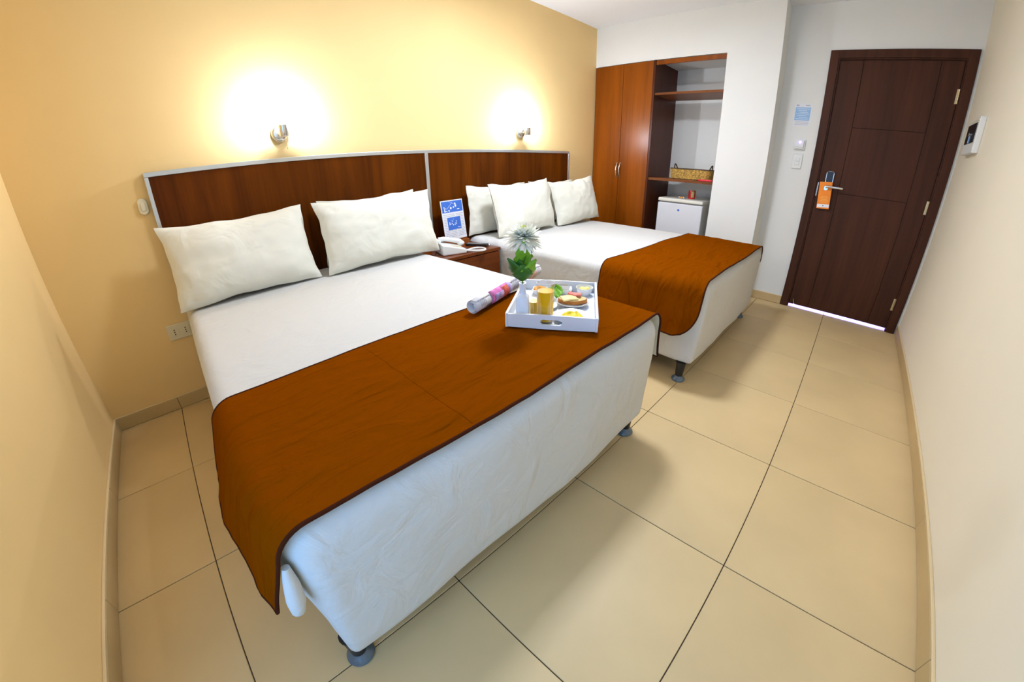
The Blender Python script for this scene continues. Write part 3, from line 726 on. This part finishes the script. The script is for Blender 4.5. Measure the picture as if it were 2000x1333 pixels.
for k in range(15):
    z = .020+k*.0115
    if .066 < z < .168: segs = ((-.10,-.074),(.074,.10))
    else: segs = ((-.10,-.055+.01*(k%3)),(-.045,.015),(.025,.10-.012*(k%2)))
    for a,b in segs: tx.box(a,b,-.002,-.0014,z,z+.0035,tb)
tx.build('text_lines', M['ink_grey'], sh)['kind'] = 'stuff'
tx = MB().box(.045,.07,-.0028,-.0022,.213,.218,tb).box(.03,.06,-.0028,-.0022,.082,.086,tb)
tx.build('caption', M['print_white'], sh)['kind'] = 'stuff'
# telephone
ph = thing('telephone', 'cream corded desk telephone on the nightstand', 'telephone', (2.130,-.305,NZ+.0003), math.radians(-18))
bp = MB().prism([(-.085,0),(.085,0),(.085,.030),(-.085,.075)],.17,Matrix.Translation((0,.085,0)) @ Matrix.Rotation(PI/2,4,'X')).build('body', M['white_pl'], ph, bevel=.008, seg=3, smooth=40)
ky = MB()
sl_ = math.atan2(.045,.17)
km = Matrix.Translation((0,0,.053)) @ Matrix.Rotation(sl_,4,'Y')
for r_ in range(4):
    for c_ in range(3): ky.box(.0+r_*.018,.012+r_*.018,-.058+c_*.02,-.044+c_*.02,0,.004,km)
ky.build('keypad', M['ivory_pl'], ph, bevel=.001)['kind'] = 'stuff'
MB().tube([(-.07,.05,.085),(-.03,.052,.088),(.03,.052,.074),(.09,.05,.058)],[.018,.016,.016,.018],n=12).ball((-.075,.05,.075),.026,.024,.020).ball((.092,.05,.046),.026,.024,.020).build('handset', M['white_pl'], ph, smooth=60)
cpts = []
for k in range(60):
    a = k/59; 
    cpts.append((.075+.16*math.sin(PI*a)*1.0-.02*a, -.03-.11*math.sin(2*PI*a)*.55-.05*a, .010))
MB().tube(cpts,.0075,n=8).build('cord', M['white_pl'], ph, smooth=60)
# remote and napkin
rm = thing('remote_control', 'black television remote lying on the nightstand', 'remote', (2.385,-.280,NZ+.0003), math.radians(-62))
MB().box(-.085,.085,-.022,.022,0,.017).build('body', M['black_pl'], rm, bevel=.005, seg=3)
kb = MB()
for a in range(7):
    for b in range(3): kb.box(-.07+a*.018,-.058+a*.018,-.016+b*.012,-.007+b*.012,.017,.0185)
kb.build('buttons', M['grey_pl'], rm)['kind'] = 'stuff'
npk = tag(MB().grid(9,7,lambda u,v:(u*.09-.045,v*.06-.03,.0008+.006*abs(noise.noise(Vector((u*3,v*3,1)))))).build('paper_slip', M['paper'], loc=(2.432,-.315,NZ+.0005), rotz=.5, smooth=60, solid=.0006, fix=False), 'crumpled white slip of paper beside the remote control', 'paper')

# ------------------------------------------------------------------ breakfast tray
TZ = ZT+.0205; TA = math.radians(-56)
TC0 = Vector((1.4275,-1.5534))
uu = Vector((math.cos(TA),math.sin(TA))); vv = Vector((-uu.y,uu.x))
TW, TD, TH = .312, .405, .050
def TP(u, v, z=0):
    p = TC0+uu*u+vv*v; return (p.x,p.y,TZ+z)
tr = thing('serving_tray', 'pale rectangular wooden serving tray with handle slots on the near bed', 'tray', TP(TW/2,TD/2), TA)
hw_, hd_ = TW/2, TD/2; tk = .009
MB().box(-hw_+tk,hw_-tk,-hd_+tk,hd_-tk,.001,.007).build('base', M['tray'], tr)
MB().box(-hw_,-hw_+tk,-hd_,hd_,0,TH).build('side_wall', M['tray'], tr, bevel=.0012)
MB().box(hw_-tk,hw_,-hd_,hd_,0,TH).build('side_wall', M['tray'], tr, bevel=.0012)
def slot_wall(y0):
    a, hgt = .037, .0095; cz = TH*.50; n = 8
    hole = [( a*0+ (a-hgt)*1 + hgt*math.cos(-PI/2+PI*k/n), cz+hgt*math.sin(-PI/2+PI*k/n)) for k in range(n+1)] + [(-(a-hgt)+hgt*math.cos(PI/2+PI*k/n), cz+hgt*math.sin(PI/2+PI*k/n)) for k in range(n+1)]
    W_ = hw_-tk
    outer = []
    for (x,z) in hole:
        # project to outer rectangle
        if abs(x) > a-hgt+.0005:
            s = 1 if x > 0 else -1; tt = (z-cz)/hgt; outer.append((s*W_, cz+tt*(TH/2)))
        else: outer.append((x, TH if z > cz else 0))
    m = Matrix.Translation((0,y0,0)) @ Matrix.Rotation(PI/2,4,'X')
    return MB().ringprism(outer, hole, tk, m).box(-W_,-W_+.0001,y0,y0-tk,0,TH)
for y0 in (-hd_+tk, hd_): slot_wall(y0).build('end_wall', M['tray'], tr)
IZ = .0074
def tt_(name, label, cat, u, v, group=None, z=IZ, rot=0): return thing(name, label, cat, TP(u,v,z), TA+rot, group)
# juice glass
jg = tt_('juice_glass', 'tall clear glass of orange juice at the front of the tray', 'glass', .130, .052)
MB().lathe([(.0005,0),(.0265,0),(.028,.002),(.0305,.140),(.0305,.1405),(.0293,.1405),(.0270,.006),(.0005,.006)],32).build('glass', M['glass'], jg, smooth=40)
MB().lathe([(.0005,.0065),(.0268,.0065),(.0290,.112),(.0005,.112)],32).build('juice', M['juice'], jg, smooth=40)
MB().tube([(.0299*math.cos(2*PI*k/32),.0299*math.sin(2*PI*k/32),.1405) for k in range(32)],.0009,n=6,closed=True).build('rim', M['rim_glint'], jg, smooth=60)  # lip of the glass, its glint put in as a pale ring
# small yellow glass behind the vase
sg_ = tt_('juice_glass', 'small tumbler of yellow juice between the vase and the tall glass', 'glass', .083, .105)
MB().lathe([(.0005,0),(.021,0),(.023,.066),(.0222,.066),(.0203,.004),(.0005,.004)],24).build('glass', M['glass'], sg_, smooth=40)
MB().lathe([(.0005,.0045),(.0200,.0045),(.0216,.054),(.0005,.054)],24).build('juice', M['juice2'], sg_, smooth=40)
# vase + flower
VU, VV = .052, .050
vs_ = tt_('vase', 'pale white square bottle vase on the tray', 'vase', VU, VV, rot=math.radians(6))
def sq(w_, z, r): return [(x,y,z) for x,y in rrect(w_,w_,r,n=4)]
rings = [sq(.042,0,.004),sq(.044,.002,.004),sq(.044,.082,.004),sq(.040,.089,.005),sq(.025,.096,.007),sq(.022,.101,.008),sq(.022,.132,.009),sq(.024,.136,.009),sq(.018,.136,.007),sq(.017,.10,.006)]
vm = MB(); n_ = len(rings[0])
for rg in rings: vm.v += rg
for k in range(len(rings)-1):
    for i in range(n_): vm.f.append((k*n_+i,k*n_+(i+1)%n_,(k+1)*n_+(i+1)%n_,(k+1)*n_+i))
vm.f.append(tuple(range(n_-1,-1,-1))); vm.f.append(tuple((len(rings)-1)*n_+i for i in range(n_)))
vm.build('body', M['vase'], vs_, smooth=18)
vp = Vector(TP(VU,VV,IZ))
fw = thing('flower', 'white chrysanthemum with green leaves standing in the vase', 'flower', vp)
fc = Vector((.020,.012,.288))
MB().tube([(0,0,.104),(.002,.001,.16),(.012,.006,.22),(.020,.012,.285)],.0028,n=8).build('stem', M['stem'], fw, smooth=60)
pm = MB()
def petal(mb, c, az, el, L, wd_, curl):
    d = Vector((math.cos(az)*math.cos(el), math.sin(az)*math.cos(el), math.sin(el))); sd = Vector((-math.sin(az),math.cos(az),0)); up = d.cross(sd)*-1
    rows = []
    for k in range(5):
        a = k/4; ww = wd_*(.35+.65*math.sin(PI*min(1,a*.85+.12)))*(1 if a < .9 else .6)
        p = c + d*(L*a) + Vector((0,0,1))*(curl*a*a*L)
        rows.append((p-sd*ww+up*ww*.35, p, p+sd*ww+up*ww*.35))
    n0 = len(mb.v)
    for r3 in rows: mb.v += [tuple(q) for q in r3]
    for k in range(4):
        for j in range(2): mb.f.append((n0+k*3+j,n0+k*3+j+1,n0+k*3+3+j+1,n0+k*3+3+j))
for ring,(n,el,L,wd_,curl) in enumerate(((24,-16,.066,.0085,-.30),(24,-4,.070,.0085,-.24),(24,8,.068,.0085,-.14),(24,20,.062,.008,-.04),(22,34,.053,.0075,.05),(18,48,.044,.0065,.1),(14,62,.036,.0055,.1))):
    for k in range(n): petal(pm, fc, 2*PI*(k+.5*(ring%2))/n+random.uniform(-.08,.08), math.radians(el+random.uniform(-6,6)), L*random.uniform(.9,1.08), wd_, curl)
pm.build('petals', M['petal'], fw, smooth=80, fix=False)['kind'] = 'stuff'
pc = MB()
for k in range(26): petal(pc, fc+Vector((0,0,.006)), random.uniform(0,2*PI), math.radians(random.uniform(45,88)), .030, .003, .1)
pc.build('flower_heart', M['petal_core'], fw, smooth=80, fix=False)['kind'] = 'stuff'
def leaf(p, az, el, L, wd_, mat, roll=0, droop=-.2):
    p = Vector(p); d = Vector((math.cos(az)*math.cos(el),math.sin(az)*math.cos(el),math.sin(el)))
    sd = d.cross(Vector((0,0,1))).normalized(); sd = Matrix.Rotation(roll,3,d) @ sd; nn = sd.cross(d)
    mb = MB(); K = 10
    def f(u, v):
        a = v; s = 2*u-1
        wdt = wd_*math.sin(PI*min(1,.06+.94*a)**.8)**.9*(1+.10*math.sin(a*34)*(abs(s) > .9))
        return p + d*(L*a) + sd*(s*wdt) + nn*(.18*wd_*(s*s)+.10*wd_*math.sin(a*9)*abs(s)) + Vector((0,0,droop*L*a*a))
    return mb.grid(7, K+1, f).build('leaf', mat, fw, smooth=80, solid=.0006, fix=False)
ca = math.atan2(-2.41+1.55, .6-1.51)   # rough heading towards the aisle
leaf((.006,.003,.178), ca+.25, math.radians(74), .112, .033, M['leaf'], roll=.15, droop=.03)
leaf((.010,.006,.182), ca+2.0, math.radians(70), .100, .028, M['leaf_dark'], roll=-.5, droop=.0)
leaf((.003,.001,.150), ca-1.15, math.radians(48), .085, .028, M['leaf_dark'], roll=.5, droop=.12)
leaf((.002,.001,.146), ca+1.25, math.radians(52), .080, .032, M['leaf'], roll=-.5, droop=.10)
leaf((.000,.000,.142), ca+.05, math.radians(62), .070, .034, M['leaf_dark'], roll=.0, droop=.0)
leaf((.005,.003,.160), ca-.5, math.radians(66), .065, .020, M['leaf_dark'], roll=.4, droop=.0)
# plates and food
def plate(mb, r, h, foot=.6): return mb.lathe([(.0005,.003),(r*foot*.9,.003),(r*.86,h*.62),(r,h),(r*.985,h+.0022),(r*.84,h*.62+.0035),(r*foot*.88,.0062),(.0005,.006)],40)
p1 = tt_('plate', 'white shallow dish under the toast on the tray', 'plate', .218, .222); plate(MB(), .064, .018, .55).build('dish', M['ceramic'], p1, smooth=50)
ts = tt_('toast_slice', 'slice of toast topped with cheese and ham', 'toast', .218, .222, z=IZ+.0150, rot=math.radians(8))
tp = []
for k in range(40):
    a = 2*PI*k/40; r_ = .050*(1+.07*math.cos(2*a)+.03*math.cos(4*a+.6)); tp.append((r_*math.cos(a)*1.02, r_*math.sin(a)*.80))
MB().prism(tp,.014).build('crust', M['crust'], ts, bevel=.003, smooth=60)
MB().prism([(x*.93,y*.93) for x,y in tp],.0155).build('crumb', M['toast'], ts, bevel=.001, smooth=60)
def slab(nx, ny, sx, sy, th, cx, cy, cz, rot, bend=0, seed=0):
    mb = MB(); m = Matrix.Translation((cx,cy,cz)) @ Matrix.Rotation(rot,4,'Z')
    for zz in (0, th):
        mb.grid(nx, ny, lambda u,v: m @ Vector(((u-.5)*sx,(v-.5)*sy, zz+bend*(abs(2*u-1)**2)+.002*noise.noise(Vector((u*3+seed,v*3,0))))))
    n0 = nx*ny; per = [i for i in range(nx)] + [j*nx+nx-1 for j in range(1,ny)] + [(ny-1)*nx+i for i in range(nx-2,-1,-1)] + [j*nx for j in range(ny-2,0,-1)]
    for i in range(len(per)): a, b = per[i], per[(i+1)%len(per)]; mb.f.append((a,b,n0+b,n0+a))
    return mb
slab(10,8,.058,.046,.006,-.014,-.010,.0175,.25,-.003,1).build('cheese', M['cheese'], ts, smooth=50)
slab(10,8,.050,.026,.006,.010,.020,.020,-.35,.004,3).build('ham', M['ham'], ts, smooth=50)
p2 = tt_('plate', 'white round dish of scrambled egg at the front of the tray', 'plate', .222, .083); plate(MB(), .068, .013, .6).build('dish', M['ceramic'], p2, smooth=50)
eg = MB()
def egf(u, v):
    a = 2*PI*u; r_ = v; rad = .042*r_*(1+.16*noise.noise(Vector((math.cos(a)*1.5,math.sin(a)*1.5,3))))
    z = (1-r_**2.2)*.020*(1+.7*noise.noise(Vector((math.cos(a)*r_*3,math.sin(a)*r_*3,1)))) + .003*noise.noise(Vector((math.cos(a)*r_*9,math.sin(a)*r_*9,5)))
    return (rad*math.cos(a), rad*math.sin(a)*.8, max(.0004,z)+.0004)
eg.grid(40,14,egf,wrapx=True)
tag(eg.build('scrambled_egg', M['egg'], smooth=80, loc=TP(.222,.083,IZ+.0066), rotz=TA), 'yellow heap of scrambled egg on the front dish', 'egg')
b3 = tt_('bowl', 'small white bowl with butter in the back right corner of the tray', 'bowl', .262, .355)
MB().lathe([(.0005,0),(.020,0),(.021,.003),(.033,.020),(.036,.034),(.0345,.034),(.031,.021),(.018,.005),(.0005,.005)],32).build('dish', M['ceramic'], b3, smooth=50)
bt_ = MB()
for (x,y,r_) in ((-.008,.004,.013),(.010,.006,.012),(.0,-.008,.012)): bt_.ball((x,y,.018),r_,r_,.010,n=12,k=8)
tag(bt_.build('butter', M['butter'], smooth=70, loc=TP(.262,.355,IZ+.006), rotz=TA), 'yellow butter curls in the small back bowl', 'butter')
b4 = tt_('square_dish', 'small white square dish of jam at the back of the tray', 'dish', .180, .360, rot=math.radians(4))
sqd = MB(); rr_ = [sq(.040,.001,.006),sq(.060,.024,.008),sq(.0555,.024,.007),sq(.037,.005,.005)]
for rg in rr_: sqd.v += rg
for k in range(3):
    for i in range(n_): sqd.f.append((k*n_+i,k*n_+(i+1)%n_,(k+1)*n_+(i+1)%n_,(k+1)*n_+i))
sqd.f.append(tuple(range(n_-1,-1,-1))); sqd.f.append(tuple(3*n_+i for i in range(n_)))
sqd.build('dish', M['ceramic'], b4, smooth=40)
MB().prism(rrect(.040,.040,.005),.004,Matrix.Translation((0,0,.0055))).build('jam', M['jam'], b4)
b5 = tt_('square_dish', 'white square dish with orange slices behind the vase', 'dish', .080, .335)
o5 = b4.children[0].copy(); COL.objects.link(o5); o5.parent = b5
for k in range(3):
    a = k*2.1
    sl = MB().lathe([(.0005,0),(.019,0),(.020,.004),(.019,.008),(.0005,.008)],20,Matrix.Translation((.008*math.cos(a),.008*math.sin(a),.010+k*.006)) @ Matrix.Rotation(.35,4,'X'))
    tag(sl.build('orange_slice', M['orange'], smooth=40, loc=TP(.080,.335,IZ), rotz=TA+k), ('lowest','middle','topmost')[k]+' orange slice in the dish behind the vase', 'orange slice')
sc_ = tt_('saucer', 'white saucer half hidden behind the juice glass', 'saucer', .118, .182); plate(MB(), .046, .010, .55).build('dish', M['ceramic'], sc_, smooth=50)
lt = MB()
def ltf(u, v): 
    s = 2*u-1; a = v
    return ((s*.026*math.sin(PI*(.1+.85*a))), (a-.5)*.062, .004+.030*a+.010*s*s+.005*math.sin(s*9+a*7))
lt.grid(13,12,ltf)
tag(lt.build('lettuce_leaf', M['leaf'], smooth=80, solid=.001, loc=TP(.150,.288,IZ+.008), rotz=TA+.3, fix=False), 'green lettuce leaf standing behind the tall juice glass', 'lettuce')
fk = tt_('fork', 'steel fork lying inside the front edge of the tray', 'fork', .165, .022, rot=0, z=IZ)
MB().box(-.075,.0,-.004,.004,0,.003).box(0,.018,-.010,.010,0,.003).build('handle', M['steel'], fk, bevel=.001)
for k in range(4): MB().box(.018,.055,-.010+k*.0058,-.0075+k*.0058,.0,.003).build('tine', M['steel'], fk, bevel=.0006)

# ------------------------------------------------------------------ rolled newspaper
NR = .027
na, nb_ = Vector((1.418,-1.385,ZT+.0205+NR)), Vector((1.965,-1.222,ZT+.0205+NR))
nl = (nb_-na).length; nd = (nb_-na).normalized(); ang = math.atan2(nd.y,nd.x)
nw = thing('newspaper', 'rolled newspaper with a magenta picture lying beside the tray', 'newspaper', na, ang)
# spiral sheet: local x is the roll's axis
rl = MB()
rl.grid(100, 9, lambda u, v: (v*nl + .010*u, (NR-.011*(1-u))*math.cos(u*6*PI+2.2), (NR-.011*(1-u))*math.sin(u*6*PI+2.2)))
rl.build('paper_roll', M['news'], nw, smooth=80, solid=.0007, fix=False)
def band(name, mat, x0, x1, a0, a1, off):
    return MB().grid(max(2,int((x1-x0)/.02)), 24, lambda u, v: (lerp(x0,x1,u), (NR+off)*math.cos(lerp(a0,a1,v)), (NR+off)*math.sin(lerp(a0,a1,v)))).build(name, mat, nw, smooth=80, fix=False, solid=.0003)
D = math.radians
band('pink_print', M['news_pink'], .110, .275, D(-20), D(-200), .0010) if False else None
band('pink_print', M['news_pink'], .110, .265, D(100), D(290), .0010)
band('lilac_print', M['news_lilac'], .135, .200, D(150), D(235), .0014)
band('red_print', M['news_red'], .195, .240, D(120), D(230), .0014)
band('lilac_print', M['news_lilac'], .243, .268, D(100), D(215), .0016)
band('photo_print', M['news_grey'], .068, .102, D(195), D(255), .0010)
band('photo_print', M['news_grey'], .214, .236, D(232), D(262), .0016)
band('tan_print', M['news_tan'], .43, .515, D(90), D(280), .0010)
for (x0,n,a0,a1) in ((.03,4,120,180),(.285,5,110,230),(.52,4,110,240)):
    for k in range(n): band('text_line', M['ink_grey'], x0+k*.011, x0+k*.011+.0035, D(a0), D(a1), .0014)
# headline letters wrapped round the roll
fc_ = bpy.data.curves.new('headline','FONT'); fc_.body = 'tad'; fc_.size = .040; fo = bpy.data.objects.new('headline', fc_); COL.objects.link(fo)
dg = bpy.context.evaluated_depsgraph_get(); hm = bpy.data.meshes.new_from_object(fo.evaluated_get(dg)); bpy.data.objects.remove(fo)
bm = bmesh.new(); bm.from_mesh(hm); bmesh.ops.subdivide_edges(bm, edges=bm.edges, cuts=1)
for v in bm.verts:
    a = D(128)+v.co.x/(NR+.0016); x = .352+v.co.y
    v.co = Vector((x, (NR+.0017)*math.cos(a), (NR+.0017)*math.sin(a)))
bm.to_mesh(hm); bm.free(); hm.materials.clear(); hm.materials.append(M['ink'])
ho = bpy.data.objects.new('headline', hm); COL.objects.link(ho); ho.parent = nw
